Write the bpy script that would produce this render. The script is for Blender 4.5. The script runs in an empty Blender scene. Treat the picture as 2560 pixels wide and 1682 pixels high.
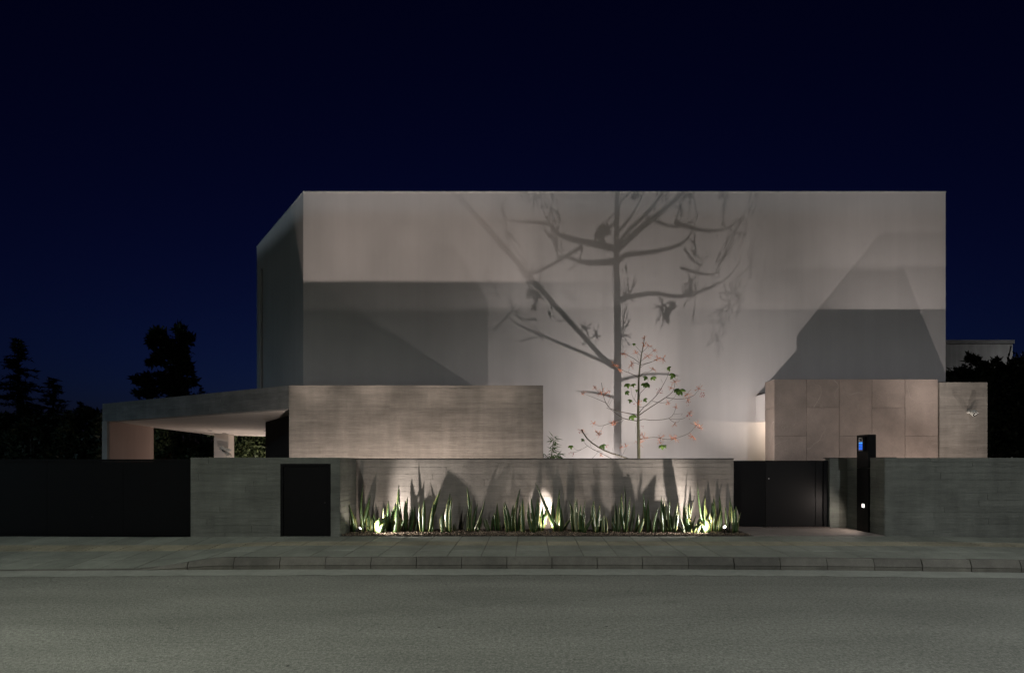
import bpy, math, random
import numpy as np
from mathutils import Vector
R = math.radians
random.seed(7)
sc = bpy.context.scene
COL = sc.collection

# ------------------------------------------------------------------ camera
FPX, VX, VY, EYE = 1335.0, 1324.0, 1156.0, 1.78      # focal length / principal point in photo pixels, eye height
cd = bpy.data.cameras.new("camera"); cam = bpy.data.objects.new("camera", cd); COL.objects.link(cam)
cd.sensor_width = 36; cd.lens = FPX / 2560 * 36
cd.shift_x = -(VX - 1280) / 2560; cd.shift_y = (VY - 841) / 2560
cd.clip_end = 2000; cd.clip_start = 0.05
cam.location = (0, 0, EYE); cam.rotation_euler = (R(90), 0, 0)
sc.camera = cam

# ------------------------------------------------------------------ sky (night)
w = bpy.data.worlds.new("World"); sc.world = w; w.use_nodes = True
wn, wl = w.node_tree.nodes, w.node_tree.links
bg = wn["Background"]
sky = wn.new("ShaderNodeTexSky"); sky.sky_type = 'NISHITA'; sky.sun_disc = False
sky.sun_elevation = R(-5.0); sky.sun_rotation = R(0)
sky.air_density = 1.0; sky.dust_density = 1.0; sky.ozone_density = 5.0
wl.new(sky.outputs[0], bg.inputs[0])
bg.inputs[1].default_value = 0.125

# ------------------------------------------------------------------ exposure / renderer
sc.view_settings.view_transform = 'Standard'; sc.view_settings.look = 'None'
sc.view_settings.exposure = 2.4; sc.view_settings.gamma = 1
sc.view_settings.use_curve_mapping = False
sc.render.engine = 'CYCLES'
sc.cycles.use_denoising = True
sc.cycles.max_bounces = 6; sc.cycles.diffuse_bounces = 4; sc.cycles.sample_clamp_indirect = 2.0
sc.cycles.caustics_reflective = False; sc.cycles.caustics_refractive = False

# ------------------------------------------------------------------ helpers
def P(px, py, D):                                   # photo pixel at a given depth -> point in the place
    return Vector(((px - VX) / FPX * D, D, EYE - (py - VY) / FPX * D))
def XD(px, D): return (px - VX) / FPX * D

def tag(o, label=None, cat=None, group=None, kind=None):
    if label: o["label"] = label
    if cat: o["category"] = cat
    if group: o["group"] = group
    if kind: o["kind"] = kind
    return o
def empty(name, loc, label=None, cat=None, group=None):
    o = bpy.data.objects.new(name, None); COL.objects.link(o)
    o.location = loc; o.empty_display_size = .2
    return tag(o, label, cat, group)

class MB:
    def __init__(s): s.v = []; s.f = []; s.t = []; s.e = {}
    def add(s, vs, fs, tone=.5):
        b = len(s.v); s.v += [tuple(p) for p in vs]
        for f in fs: s.f.append(tuple(i + b for i in f)); s.t.append(tone)
        return b
    def box(s, x0, x1, y0, y1, z0, z1, tone=.5):
        s.add([(x0,y0,z0),(x1,y0,z0),(x1,y1,z0),(x0,y1,z0),(x0,y0,z1),(x1,y0,z1),(x1,y1,z1),(x0,y1,z1)],
              [(0,3,2,1),(4,5,6,7),(0,1,5,4),(1,2,6,5),(2,3,7,6),(3,0,4,7)], tone); return s
    def prism(s, poly, z0, z1, tone=.5):
        n = len(poly)
        a = sum(poly[i][0]*poly[(i+1)%n][1]-poly[(i+1)%n][0]*poly[i][1] for i in range(n))
        if a < 0: poly = poly[::-1]
        s.add([(p[0],p[1],z0) for p in poly]+[(p[0],p[1],z1) for p in poly],
              [tuple(range(n-1,-1,-1)), tuple(range(n,2*n))]+[(i,(i+1)%n,n+(i+1)%n,n+i) for i in range(n)], tone); return s
    def tube(s, pts, rad, k=6, tone=.5):
        pts = [Vector(p) for p in pts]; n = len(pts)
        if not hasattr(rad, '__len__'): rad = [rad]*n
        vs = []; u = None
        for i, p in enumerate(pts):
            d = (pts[min(i+1,n-1)] - pts[max(i-1,0)])
            if d.length < 1e-9: d = Vector((0,0,1))
            d.normalize()
            if u is None: u = d.orthogonal().normalized()
            u = (u - d*u.dot(d))
            if u.length < 1e-6: u = d.orthogonal()
            u.normalize(); q = d.cross(u)
            for j in range(k):
                a = 2*math.pi*j/k
                vs.append(p + (u*math.cos(a)+q*math.sin(a))*rad[i])
        fs = [(i*k+j, i*k+(j+1)%k, (i+1)*k+(j+1)%k, (i+1)*k+j) for i in range(n-1) for j in range(k)]
        fs += [tuple(range(k-1,-1,-1)), tuple(range((n-1)*k, n*k))]
        s.add(vs, fs, tone); return s
    def build(s, name, mat, parent=None, smooth=False, edge=None, bevel=0):
        off = Vector(parent_world(parent)) if parent else Vector((0,0,0))
        me = bpy.data.meshes.new(name)
        me.from_pydata([(x-off.x, y-off.y, z-off.z) for x,y,z in s.v], [], s.f)
        a = me.attributes.new('tone', 'FLOAT', 'FACE'); a.data.foreach_set('value', s.t)
        if edge is not None:
            a = me.attributes.new('edge', 'FLOAT', 'POINT'); a.data.foreach_set('value', edge)
        me.materials.append(mat)
        if smooth: me.polygons.foreach_set('use_smooth', [True]*len(me.polygons))
        o = bpy.data.objects.new(name, me); COL.objects.link(o)
        if parent: o.parent = parent
        if bevel:
            m = o.modifiers.new('bevel','BEVEL'); m.width = bevel; m.segments = 1; m.limit_method = 'ANGLE'
        return o
def parent_world(p):
    v = Vector((0,0,0))
    while p is not None: v += p.location; p = p.parent
    return v
def part(name, mat, parent, fn, **k):
    m = MB(); fn(m); return m.build(name, mat, parent, **k)

# ------------------------------------------------------------------ materials
def newmat(name, rough=.8, spec=.3):
    m = bpy.data.materials.new(name); m.use_nodes = True
    b = m.node_tree.nodes["Principled BSDF"]
    b.inputs["Roughness"].default_value = rough
    b.inputs["Specular IOR Level"].default_value = spec
    return m, m.node_tree.nodes, m.node_tree.links, b
class NT:
    def __init__(s, m): s.n, s.l = m.node_tree.nodes, m.node_tree.links
    def coord(s, scale=(1,1,1), kind="Object"):
        c = s.n.new("ShaderNodeTexCoord"); mp = s.n.new("ShaderNodeMapping"); mp.inputs["Scale"].default_value = scale
        s.l.new(c.outputs[kind], mp.inputs[0]); return mp.outputs[0]
    def noise(s, co, scale, detail=4, rough=.6):
        t = s.n.new("ShaderNodeTexNoise"); t.inputs["Scale"].default_value = scale
        t.inputs["Detail"].default_value = detail; t.inputs["Roughness"].default_value = rough
        s.l.new(co, t.inputs["Vector"]); return t.outputs["Fac"]
    def rng(s, x, a, b, c, d):
        t = s.n.new("ShaderNodeMapRange"); s.l.new(x, t.inputs[0])
        for i, v in enumerate((a,b,c,d)): t.inputs[i+1].default_value = v
        return t.outputs[0]
    def math(s, op, a, b):
        t = s.n.new("ShaderNodeMath"); t.operation = op
        for i, v in enumerate((a,b)):
            if isinstance(v, (int,float)): t.inputs[i].default_value = v
            else: s.l.new(v, t.inputs[i])
        return t.outputs[0]
    def attr(s, name):
        t = s.n.new("ShaderNodeAttribute"); t.attribute_name = name; return t.outputs["Fac"]
    def mix(s, f, a, b, mode='MIX'):
        t = s.n.new("ShaderNodeMixRGB"); t.blend_type = mode
        for i, v in enumerate((f,a,b)):
            if isinstance(v, (int,float)): t.inputs[i].default_value = v
            elif isinstance(v, tuple): t.inputs[i].default_value = (*v,1)[:4]
            else: s.l.new(v, t.inputs[i])
        return t.outputs[0]
    def scale(s, col, f): return s.mix(1.0, col, s.comb(f), 'MULTIPLY')
    def comb(s, f):
        t = s.n.new("ShaderNodeCombineXYZ")
        for i in range(3): s.l.new(f, t.inputs[i])
        return t.outputs[0]
    def bump(s, b, h, strength, dist):
        t = s.n.new("ShaderNodeBump"); t.inputs["Strength"].default_value = strength; t.inputs["Distance"].default_value = dist
        s.l.new(h, t.inputs["Height"]); s.l.new(t.outputs[0], b.inputs["Normal"])

def concrete(name, col, grain=1.15, boards=True):
    m, n, l, b = newmat(name, .85, .2); t = NT(m)
    gr = t.noise(t.coord((1.1,1.1,34) if boards else (3,3,3)), 2.6, 7, .65)
    st = t.noise(t.coord((.9,.9,1.6)), 1.1, 5, .6)
    st2 = t.noise(t.coord((5,5,.6)), 1.0, 4, .6)
    fine = t.noise(t.coord((1,1,1)), 60, 4, .7)
    f = t.math('MULTIPLY', t.rng(gr, .25,.75, 1-.26*grain, 1+.22*grain), t.rng(st, .3,.7,.74,1.2))
    f = t.math('MULTIPLY', f, t.rng(st2, .35,.7,.9,1.08))
    f = t.math('MULTIPLY', f, t.rng(t.attr('tone'), 0,1,.91,1.08))
    f = t.math('MULTIPLY', f, t.rng(fine, .3,.7,.9,1.08))
    # pinholes and knots
    v = n.new("ShaderNodeTexVoronoi"); v.inputs["Scale"].default_value = 5.0; l.new(t.coord((1,1,2.2)), v.inputs["Vector"])
    f = t.math('MULTIPLY', f, t.rng(v.outputs["Distance"], .03,.075,.62,1.0))
    l.new(t.scale(col, f), b.inputs["Base Color"])
    h = t.math('ADD', t.math('MULTIPLY', gr, 1.0), t.math('MULTIPLY', fine, .35))
    t.bump(b, h, .55, .008)
    return m
M = {}
M['concrete'] = concrete('board_formed_concrete', (.262,.236,.206))
M['concrete_end'] = concrete('end_wall_concrete', (.195,.176,.153))
M['concrete_dark'] = concrete('canopy_concrete', (.22,.215,.205))
M['concrete_green'] = concrete('weathered_street_concrete', (.150,.157,.134))

def plaster(name, col, var=.06):
    m, n, l, b = newmat(name, .9, .15); t = NT(m)
    a = t.noise(t.coord((.5,.5,.35)), 1.0, 5, .6); s = t.noise(t.coord((2.2,2.2,.12)), 1.3, 4, .6); f = t.noise(t.coord(), 90, 3, .6)
    x = t.math('MULTIPLY', t.rng(a,.3,.7,1-var,1+var), t.rng(s,.3,.7,1-var*.7,1+var*.5))
    x = t.math('MULTIPLY', x, t.rng(f,.3,.7,.97,1.03))
    l.new(t.scale(col, x), b.inputs["Base Color"]); t.bump(b, f, .25, .004); return m
M['plaster'] = plaster('white_house_render', (.615,.582,.57))
M['plaster_red_light_tint'] = plaster('white_plaster_red_light_tint', (.42,.31,.27))  # white plaster; the reddish light on it is painted into the colour
M['plaster_white'] = plaster('carport_white_paint', (.62,.57,.52))
M['plaster_grey'] = plaster('far_weathered_render', (.34,.33,.31), .25)
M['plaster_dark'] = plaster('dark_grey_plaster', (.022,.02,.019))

def metal(name, col, rough=.45, spec=.4, var=.15):
    m, n, l, b = newmat(name, rough, spec); t = NT(m)
    a = t.noise(t.coord((2,2,2)), 2.0, 4)
    l.new(t.scale(col, t.rng(a,.3,.7,1-var,1+var)), b.inputs["Base Color"])
    l.new(t.rng(t.noise(t.coord((6,6,6)),3,3), .3,.7, rough-.06, rough+.08), b.inputs["Roughness"]); return m
M['black'] = metal('black_powder_coat', (.0045,.0044,.0045), .6, .12)
M['black_brown'] = metal('dark_bronze_sheet', (.0065,.0058,.0056), .5, .2)
M['coping'] = metal('dark_metal_coping', (.03,.026,.024), .5, .4)
M['cap'] = metal('pale_metal_parapet_cap', (.52,.52,.5), .4, .5)
M['steel'] = metal('brushed_steel', (.42,.40,.38), .35, .5)
M['white_case'] = metal('off_white_plastic', (.45,.45,.41), .4, .5, .05)
M['lens'] = metal('black_glass', (.006,.006,.008), .12, .6)
M['galv'] = metal('galvanised_steel', (.35,.35,.35), .45, .5)

m, n, l, b = newmat('stone_cladding', .5, .35); t = NT(m)
oi = n.new("ShaderNodeObjectInfo")
co = t.coord((1,1,1)); va = n.new("ShaderNodeVectorMath"); va.operation='ADD'; l.new(co, va.inputs[0])
vm = n.new("ShaderNodeVectorMath"); vm.operation='SCALE'; vm.inputs[0].default_value=(17,31,23); l.new(oi.outputs["Random"], vm.inputs["Scale"]); l.new(vm.outputs[0], va.inputs[1])
cl = t.noise(va.outputs[0], 2.2, 6, .65); fi = t.noise(va.outputs[0], 40, 4, .7); w1 = t.noise(va.outputs[0], .55, 3, .45); w2 = t.noise(va.outputs[0], .9, 4, .5)
v1 = t.rng(t.math('ABSOLUTE', t.math('SUBTRACT', w1, .5), 0), 0, .004, 1, 0)
v2 = t.rng(t.math('ABSOLUTE', t.math('SUBTRACT', w2, .53), 0), 0, .003, .7, 0)
mask = t.rng(t.noise(va.outputs[0], 1.7, 2), .42, .62, 0, .45)
vein = t.math('MULTIPLY', t.math('MAXIMUM', v1, v2), mask)
base = t.scale((.225,.183,.157), t.math('MULTIPLY', t.math('MULTIPLY', t.rng(cl,.3,.7,.82,1.15), t.rng(fi,.3,.7,.9,1.1)), t.rng(oi.outputs["Random"],0,1,.92,1.08)))
l.new(t.mix(vein, base, (.42,.37,.33)), b.inputs["Base Color"]); M['stone'] = m

m, n, l, b = newmat('asphalt', .85, .25); t = NT(m)
co = t.coord()
ag = n.new("ShaderNodeTexVoronoi"); ag.inputs["Scale"].default_value = 85; l.new(co, ag.inputs["Vector"])
pa = t.noise(t.coord((.35,1.2,1)), 1.0, 6, .6); pb = t.noise(t.coord((.12,.5,1)), 1.0, 4); fn_ = t.noise(co, 140, 3, .7); md = t.noise(co, 22, 5, .7)
f = t.math('MULTIPLY', t.rng(pa,.3,.7,.84,1.15), t.rng(pb,.3,.7,.86,1.14))
f = t.math('MULTIPLY', f, t.rng(fn_,.3,.7,.66,1.34)); f = t.math('MULTIPLY', f, t.rng(md,.3,.7,.66,1.34)); f = t.math('MULTIPLY', f, t.rng(t.noise(co, 48, 2, .5),.35,.65,.78,1.22))
ck = n.new('ShaderNodeTexVoronoi'); ck.feature = 'DISTANCE_TO_EDGE'; ck.inputs['Scale'].default_value = .42
cw = n.new('ShaderNodeMixRGB'); cw.blend_type = 'ADD'; cw.inputs[0].default_value = 1; cn = n.new('ShaderNodeTexNoise'); cn.inputs['Scale'].default_value = 1.7; cn.inputs['Detail'].default_value = 6; l.new(co, cn.inputs['Vector'])
l.new(co, cw.inputs[1]); l.new(cn.outputs['Color'], cw.inputs[2]); l.new(cw.outputs[0], ck.inputs['Vector'])
f = t.math('MULTIPLY', f, t.math('MAXIMUM', t.rng(ck.outputs['Distance'], 0, .006, .8, 1.0), t.rng(t.noise(co, .35, 2), .50, .56, 0, 1)))
sp = n.new("ShaderNodeTexVoronoi"); sp.inputs["Scale"].default_value = 1.6; l.new(co, sp.inputs["Vector"])
f = t.math('MULTIPLY', f, t.rng(sp.outputs["Distance"], .02,.035,.25,1.0))
l.new(t.scale((.182,.188,.155), f), b.inputs["Base Color"])
t.bump(b, t.math('ADD', ag.outputs["Distance"], t.math('MULTIPLY', fn_, .8)), .8, .008); M['asphalt'] = m

def paving(name, col, stain=.25):
    m, n, l, b = newmat(name, .75, .3); t = NT(m)
    oi = n.new("ShaderNodeObjectInfo")
    a = t.noise(t.coord((1,1,1)), 1.3, 6, .65); f = t.noise(t.coord(), 55, 4, .7); g = t.noise(t.coord(), 7, 5, .65)
    x = t.math('MULTIPLY', t.rng(a,.3,.7,1-stain,1+stain*.6), t.rng(f,.3,.7,.86,1.12))
    x = t.math('MULTIPLY', x, t.rng(g,.3,.7,.88,1.08)); x = t.math('MULTIPLY', x, t.rng(oi.outputs["Random"],0,1,.88,1.1))
    l.new(t.scale(col, x), b.inputs["Base Color"]); t.bump(b, f, .35, .004); return m
M['tile'] = paving('pavement_slab', (.217,.231,.187))
M['tactile'] = paving('ochre_tactile_slab', (.25,.232,.16), .35)
M['grout'] = paving('dusty_joint', (.12,.115,.095))
M['kerb'] = paving('kerb_stone_concrete', (.124,.119,.097), .45)
M['gutter'] = paving('dusty_gutter_concrete', (.27,.283,.236), .15)
M['yard'] = paving('yard_paving', (.22,.19,.165))
M['earth'] = paving('dark_earth', (.06,.05,.04))
M['marble'] = metal('dark_marble_sill', (.09,.07,.06), .3, .5)

m, n, l, b = newmat('bark_chip_gravel', .85, .2); t = NT(m)
l.new(t.mix(t.attr('tone'), (.05,.035,.025), (.34,.27,.19)), b.inputs["Base Color"]); M['gravel'] = m

m, n, l, b = newmat('snake_plant_leaf', .38, .5); t = NT(m)
bands = t.noise(t.coord((3,3,26)), 1.5, 4, .6); e = t.attr('edge')
g = t.mix(t.rng(bands,.4,.62,0,1), (.019,.045,.013), (.060,.105,.034))
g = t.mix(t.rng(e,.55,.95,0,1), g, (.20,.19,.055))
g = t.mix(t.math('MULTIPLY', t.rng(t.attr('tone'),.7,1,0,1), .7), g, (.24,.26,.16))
l.new(g, b.inputs["Base Color"]); M['snake'] = m

def leafmat(name, c1, c2, trans=.3, rough=.55):
    m, n, l, b = newmat(name, rough, .35); t = NT(m)
    l.new(t.mix(t.attr('tone'), c1, c2), b.inputs["Base Color"])
    if trans:
        tr = n.new("ShaderNodeBsdfTranslucent"); mx = n.new("ShaderNodeMixShader"); mx.inputs[0].default_value = trans
        l.new(t.mix(t.attr('tone'), c1, c2), tr.inputs[0]); l.new(b.outputs[0], mx.inputs[1]); l.new(tr.outputs[0], mx.inputs[2])
        l.new(mx.outputs[0], n["Material Output"].inputs[0])
    return m
M['leaf'] = leafmat('young_tree_leaf', (.05,.10,.02), (.16,.26,.05))
M['bamboo'] = leafmat('bamboo_leaf', (.03,.07,.02), (.09,.14,.05))
M['conifer'] = leafmat('dark_conifer_needles', (.012,.018,.009), (.035,.045,.018), 0)
M['cypress'] = leafmat('cypress_foliage', (.03,.05,.02), (.11,.14,.06), .15)
M['flower'] = leafmat('coral_red_flower_stalk', (.50,.12,.04), (.62,.24,.10), .2)
M['berry'] = leafmat('red_berry', (.22,.02,.02), (.35,.05,.04), 0, .35)
m, n, l, b = newmat('green_brown_bark', .7, .3); t = NT(m)
l.new(t.scale(t.mix(t.rng(t.noise(t.coord((6,6,1)),3,5),.35,.65,0,1), (.05,.045,.03), (.16,.16,.085)), t.rng(t.noise(t.coord(),50,3),.3,.7,.8,1.15)), b.inputs["Base Color"]); M['bark'] = m
m, n, l, b = newmat('twig_bark', .7, .3); t = NT(m)
l.new(t.mix(t.noise(t.coord((8,8,8)),3,3), (.035,.028,.02), (.10,.085,.055)), b.inputs["Base Color"]); M['twig'] = m
m, n, l, b = newmat('dark_trunk_bark', .9, .1); t = NT(m)
l.new(t.mix(t.noise(t.coord((8,8,2)),3,3), (.03,.025,.02), (.09,.075,.06)), b.inputs["Base Color"]); M['trunk'] = m

def emis(name, col, strength):
    m, n, l, b = newmat(name); b.inputs["Base Color"].default_value = (*col,1)
    b.inputs["Emission Color"].default_value = (*col,1); b.inputs["Emission Strength"].default_value = strength; return m
M['glow'] = emis('lamp_glass_lit', (1,.93,.84), 2.65)
M['glow_step'] = emis('step_light_glass', (1,.95,.92), 0.4)
M['glow_soft'] = emis('downlight_lens', (1,.8,.6), 0.758)
M['key'] = emis('blue_lit_key', (.03,.16,.85), 0.189)
M['display'] = emis('blue_lit_display', (.06,.3,.95), 0.227)
M['street_glow'] = emis('street_lamp_glass', (.95,1,.86), 3.79)

def light(name, kind, loc, target, power, col, parent, size=.03, angle=90, blend=.5):
    ld = bpy.data.lights.new(name, kind); ld.energy = power; ld.color = col
    if kind in ('SPOT','POINT'): ld.shadow_soft_size = size
    if kind == 'SPOT': ld.spot_size = R(angle); ld.spot_blend = blend
    o = bpy.data.objects.new(name, ld); COL.objects.link(o)
    o.rotation_euler = (Vector(target)-Vector(loc)).to_track_quat('-Z','Y').to_euler()
    if parent: o.parent = parent; o.location = Vector(loc) - parent_world(parent)
    else: o.location = loc
    return o

WARM = (1.0,.85,.76); WARM2 = (1.0,.80,.60); NEUT = (1.0,.91,.86); STREET = (.97,.98,.93); STREET2 = (.93,.95,1.0)

# =================================================================== THE SETTING
def kd(X):
    X = max(-11.5, min(11.5, X)); return 8.88 - (.0048 if X > 0 else .0024)*X*X      # foot of the kerb
def sm(a, b, x):
    t = min(1, max(0, (x-a)/(b-a))); return t*t*(3-2*t)
def kz(X): return .02 + .185*(.45*sm(-6.5,-5.12,X) + .55*min(1, max(0, (X+6.45)/1.3)))                   # kerb height: dropped at the drive
DB = 11.12                                                      # back of the pavement
def pz(X, D):
    f = kz(X); bk = .25 - .03*sm(-4,-8,X) - .05*sm(7.5,12,X)
    return f + (bk-f)*min(1.15, max(0,(D-kd(X)-.12)/(DB-9.0)))

g = MB()
for (xa,xb,ya,yb) in ((-700,.9,-700,900),(6.05,700,-700,900),(.9,6.05,-700,12.2),(.9,6.05,14.65,900)):
    g.add([(xa,ya,-.06),(xb,ya,-.06),(xb,yb,-.06),(xa,yb,-.06)], [(0,1,2,3)])
tag(g.build('ground', M['earth']), kind='structure')
g = MB(); xs = [i*1.0 for i in range(-60,61)]
for a, c in zip(xs[:-1], xs[1:]):
    g.add([(a,-12,0),(c,-12,0),(c,kd(c)-.40,0),(a,kd(a)-.40,0)], [(0,1,2,3)])
tag(g.build('road', M['asphalt']), kind='structure')
g = MB(); rr = random.Random(2); xs = [i*.22 for i in range(-95,96)]
jit = [rr.uniform(-.025,.025) for _ in xs]
for i in range(len(xs)-1):
    a, c = xs[i], xs[i+1]
    g.add([(a,kd(a)-.42+jit[i],.005),(c,kd(c)-.42+jit[i+1],.005),(c,kd(c)+.03,.012),(a,kd(a)+.03,.012)], [(0,1,2,3)])
tag(g.build('gutter', M['gutter']), kind='structure')

# pavement: joint bed + one slab object each
PITCH = .578; X0 = .339
g = MB(); xs = [X0 + PITCH*i for i in range(-35,35)]
for a, c in zip(xs[:-1], xs[1:]):
    ds = [0,.3,.6,.9,1.2,1.6,2.0]
    for d0, d1 in zip(ds[:-1], ds[1:]):
        ya, yb = kd(a)+.10+d0*(DB-kd(a)-.1)/2.0, kd(a)+.10+d1*(DB-kd(a)-.1)/2.0
        yc, yd = kd(c)+.10+d1*(DB-kd(c)-.1)/2.0, kd(c)+.10+d0*(DB-kd(c)-.1)/2.0
        g.add([(a,ya,pz(a,ya)-.008),(c,yd,pz(c,yd)-.008),(c,yc,pz(c,yc)-.008),(a,yb,pz(a,yb)-.008)], [(0,1,2,3)])
pav = tag(g.build('pavement', M['grout']), kind='structure')
rows = [0,.25,.50,.70,1.0]
rr = random.Random(5)
def slab(m, a, c, u0, u1, j=.006, lift=0, h=.02):
    def Y(X,u): return kd(X)+.125 + u*(DB-kd(X)-.125)
    pts = [(a+j,Y(a,u0)+j),(c-j,Y(c,u0)+j),(c-j,Y(c,u1)-j),(a+j,Y(a,u1)-j)]
    top = [(x,y,pz(x,y)+lift) for x,y in pts]
    e = .006
    cx, cy = sum(p[0] for p in pts)/4, sum(p[1] for p in pts)/4
    inn = [(x+(e if x<cx else -e), y+(e if y<cy else -e), z) for x,y,z in top]
    mid = [(x,y,z-.005) for x,y,z in top]; bot = [(x,y,z-h) for x,y,z in top]
    fs = [(0,1,2,3)] + [(4+i,4+(i+1)%4,(i+1)%4,i) for i in range(4)] + [(8+i,8+(i+1)%4,4+(i+1)%4,4+i) for i in range(4)]
    m.add(inn+mid+bot, fs)
for r in range(4):
    for i in range(-35,34):
        a = X0 + PITCH*i; c = a + PITCH
        if r < 2: u0, u1 = rows[r], rows[r+1]
        else: u0, u1 = rows[r], rows[r+1]
        m_ = MB(); slab(m_, a, c, u0, u1, lift=rr.uniform(-.0015,.0015))
        if r == 2:
            for k in range(5):
                q0 = u0 + (u1-u0)*(.08+.18*k); q1 = q0 + (u1-u0)*.10
                slab(m_, a+.01, c-.01, q0, q1, j=.002, lift=.006, h=.008)
        m_.build('tactile_slab' if r == 2 else 'paving_slab', M['tactile' if r == 2 else 'tile'], pav)

# kerb stones, one object each
kerb = empty('kerb', (0,0,0)); kerb["kind"] = 'structure'
def kerbstone(x0, x1, n=4):
    m_ = MB(); prof = [(.010,-.05,1),(.010,0,.37),(0,0,.40),(.042,0,.97),(.056,0,1.0),(.125,0,1.0)]
    gap = .003 + rr.uniform(0,.004)
    xs_ = [x0+gap + (x1-x0-2*gap)*i/n for i in range(n+1)]; dy = rr.uniform(-.006,.006); dz = rr.uniform(-.004,.003)
    vs = []
    for x in xs_:
        for (o, z, f) in prof:
            zz = z if z < 0 else kz(x)*f + dz*(f>.5)
            vs.append((x, kd(x)+o+dy, zz))
        vs.append((x, kd(x)+.125, -.05))
    k = 7
    fs = [(i*k+j, (i+1)*k+j, (i+1)*k+(j+1)%k, i*k+(j+1)%k) for i in range(n) for j in range(k)]
    fs += [tuple(range(k-1,-1,-1)), tuple(range(n*k, n*k+k))]
    m_.add(vs, fs); m_.build('kerb_stone', M['kerb'], kerb)
KP = .753; KX = .373
x = KX + KP*25
while x > -5.2:
    kerbstone(x-KP, x); x -= KP
xr = x
kerbstone(-6.45, xr, 10) if xr < -5.2 and xr > -6.3 else None
x = -6.45
while x > -19: kerbstone(x-1.0, x); x -= 1.0

# yard behind the walls, gateway paving, planting bed
g = MB()
for (xa,xb,ya,yb) in ((-60,.95,11.5,90),(6.0,60,11.5,90),(.95,6.0,14.4,90),(.95,6.0,11.5,12.2)):
    g.add([(xa,ya,.225),(xb,ya,.225),(xb,yb,.225),(xa,yb,.225)], [(0,1,2,3)])
tag(g.build('yard', M['yard']), kind='structure')
g = MB(); g.box(.95,6.0,12.2,14.7,-1.2,-.85); g.box(.83,.95,12.2,14.58,-1.2,.23); g.box(6.0,6.12,12.37,13.49,-1.2,.23)
tag(g.build('sunken_garden', M['earth']), kind='structure')
g = MB(); g.box(4.66,7.40,11.10,12.60,.10,.268); tag(g.build('gateway_paving', M['yard'], bevel=.004), kind='structure')
g = MB(); g.box(-3.94,4.67,11.10,12.2,.05,.262); tag(g.build('planting_bed', M['earth']), kind='structure')
rr = random.Random(11); g = MB()
for i in range(9500):
    X = rr.uniform(-3.9,4.62); D = 11.13 + 1.0*rr.random()**1.5; s = rr.uniform(.008,.024)
    z = .268 + rr.uniform(-.004,.012); a = rr.random()*6.28; q = rr.uniform(.35,1); h = s*rr.uniform(.3,.8); tl = rr.uniform(-.4,.4)
    u = Vector((math.cos(a),math.sin(a),tl))*s; v = Vector((-math.sin(a),math.cos(a),rr.uniform(-.4,.4)))*s*q; c = Vector((X,D,z))
    g.add([c+u, c+v, c-u, c-v, c+Vector((0,0,h)), c-Vector((0,0,h))], [(0,1,4),(1,2,4),(2,3,4),(3,0,4),(1,0,5),(2,1,5),(3,2,5),(0,3,5)], rr.random()**2)
tag(g.build('bark_gravel', M['gravel']), 'brown bark chips and gravel covering the planting bed', 'gravel', kind='stuff')

# =================================================================== WALLS (board formed concrete)
def boards(m, A, B, z0, z1, nrm, hole=None, bh=.125, seed=1, amp=1.0, gpw=.0044):
    """shallow board imprints cast into a vertical face from A to B (plan points), nrm = outward plan normal"""
    r = random.Random(seed); A = Vector((A[0],A[1],0)); B = Vector((B[0],B[1],0)); L = (B-A).length; d = (B-A)/L; nv = Vector((nrm[0],nrm[1],0)).normalized()
    zs = [z0]
    while zs[-1] < z1-.06: zs.append(zs[-1] + bh*r.choice([.8,1,1,1,1.2]))
    zs[-1] = z1
    if hole: zs = sorted(set(zs + [hole[3]])) ; zs = [z for i, z in enumerate(zs) if i == 0 or z - zs[i-1] > .02 or z == hole[3] or z == z1]
    for za, zb in zip(zs[:-1], zs[1:]):
        s = -r.uniform(0,2)
        while s < L:
            e = s + r.uniform(1.4,3.6); a, c = max(s,.004), min(e, L-.004)
            segs = [(a,c)]
            if hole and za < hole[3]-1e-6:
                segs = [q for q in ((a,min(c,hole[0])),(max(a,hole[1]),c)) if q[1]-q[0] > .02]
            t = r.uniform(.002,.009)*amp; tn = r.random()
            for (a2,c2) in segs:
                if c2-a2 < .02: continue
                gp = gpw
                p = [A+d*(a2+gp), A+d*(c2-gp)]
                vs = []
                for o in (-.01, t):
                    for q, z in ((p[0],za+gp),(p[1],za+gp),(p[1],zb-gp),(p[0],zb-gp)):
                        vs.append((q.x+nv.x*o, q.y+nv.y*o, z))
                m.add(vs, [(4,5,6,7),(0,1,5,4),(1,2,6,5),(2,3,7,6),(3,0,4,7)], tn)
            s = e

DF, DP = 11.10, 12.14
XL0, XL1 = XD(476.5, DF), XD(849.7, DF)
# left street wall with the meter cabinet door
t_ = empty('street_wall', ((XL0+XL1)/2, DF, .2), 'low board-marked concrete wall with a black cabinet door in it', 'wall')
hx0, hx1 = XD(702,DF), XD(826.5,DF); hz = EYE - (1159-VY)/FPX*DF
m_ = MB()
m_.box(XL0, hx0, DF, DF+.28, .12, 1.885); m_.box(hx1, XL1, DF, DF+.28, .12, 1.885); m_.box(hx0, hx1, DF, DF+.28, hz, 1.885); m_.box(hx0, hx1, DF+.2, DF+.28, .12, hz)
boards(m_, (XL0,DF), (XL1,DF), .2, 1.885, (0,-1), hole=(hx0-XL0, hx1-XL0, 0, hz), seed=3)
boards(m_, (XL1,DF), (XL1,DP), .25, 1.885, (1,0), seed=4)
m_.box(XL1-.28, XL1, DF+.28, DP+.2, .12, 1.885)
m_.build('wall_body', M['concrete_green'], t_)
t_ = empty('cabinet_door', ((hx0+hx1)/2, DF, .22), 'black metal cabinet door set in the low concrete wall', 'door')
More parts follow.
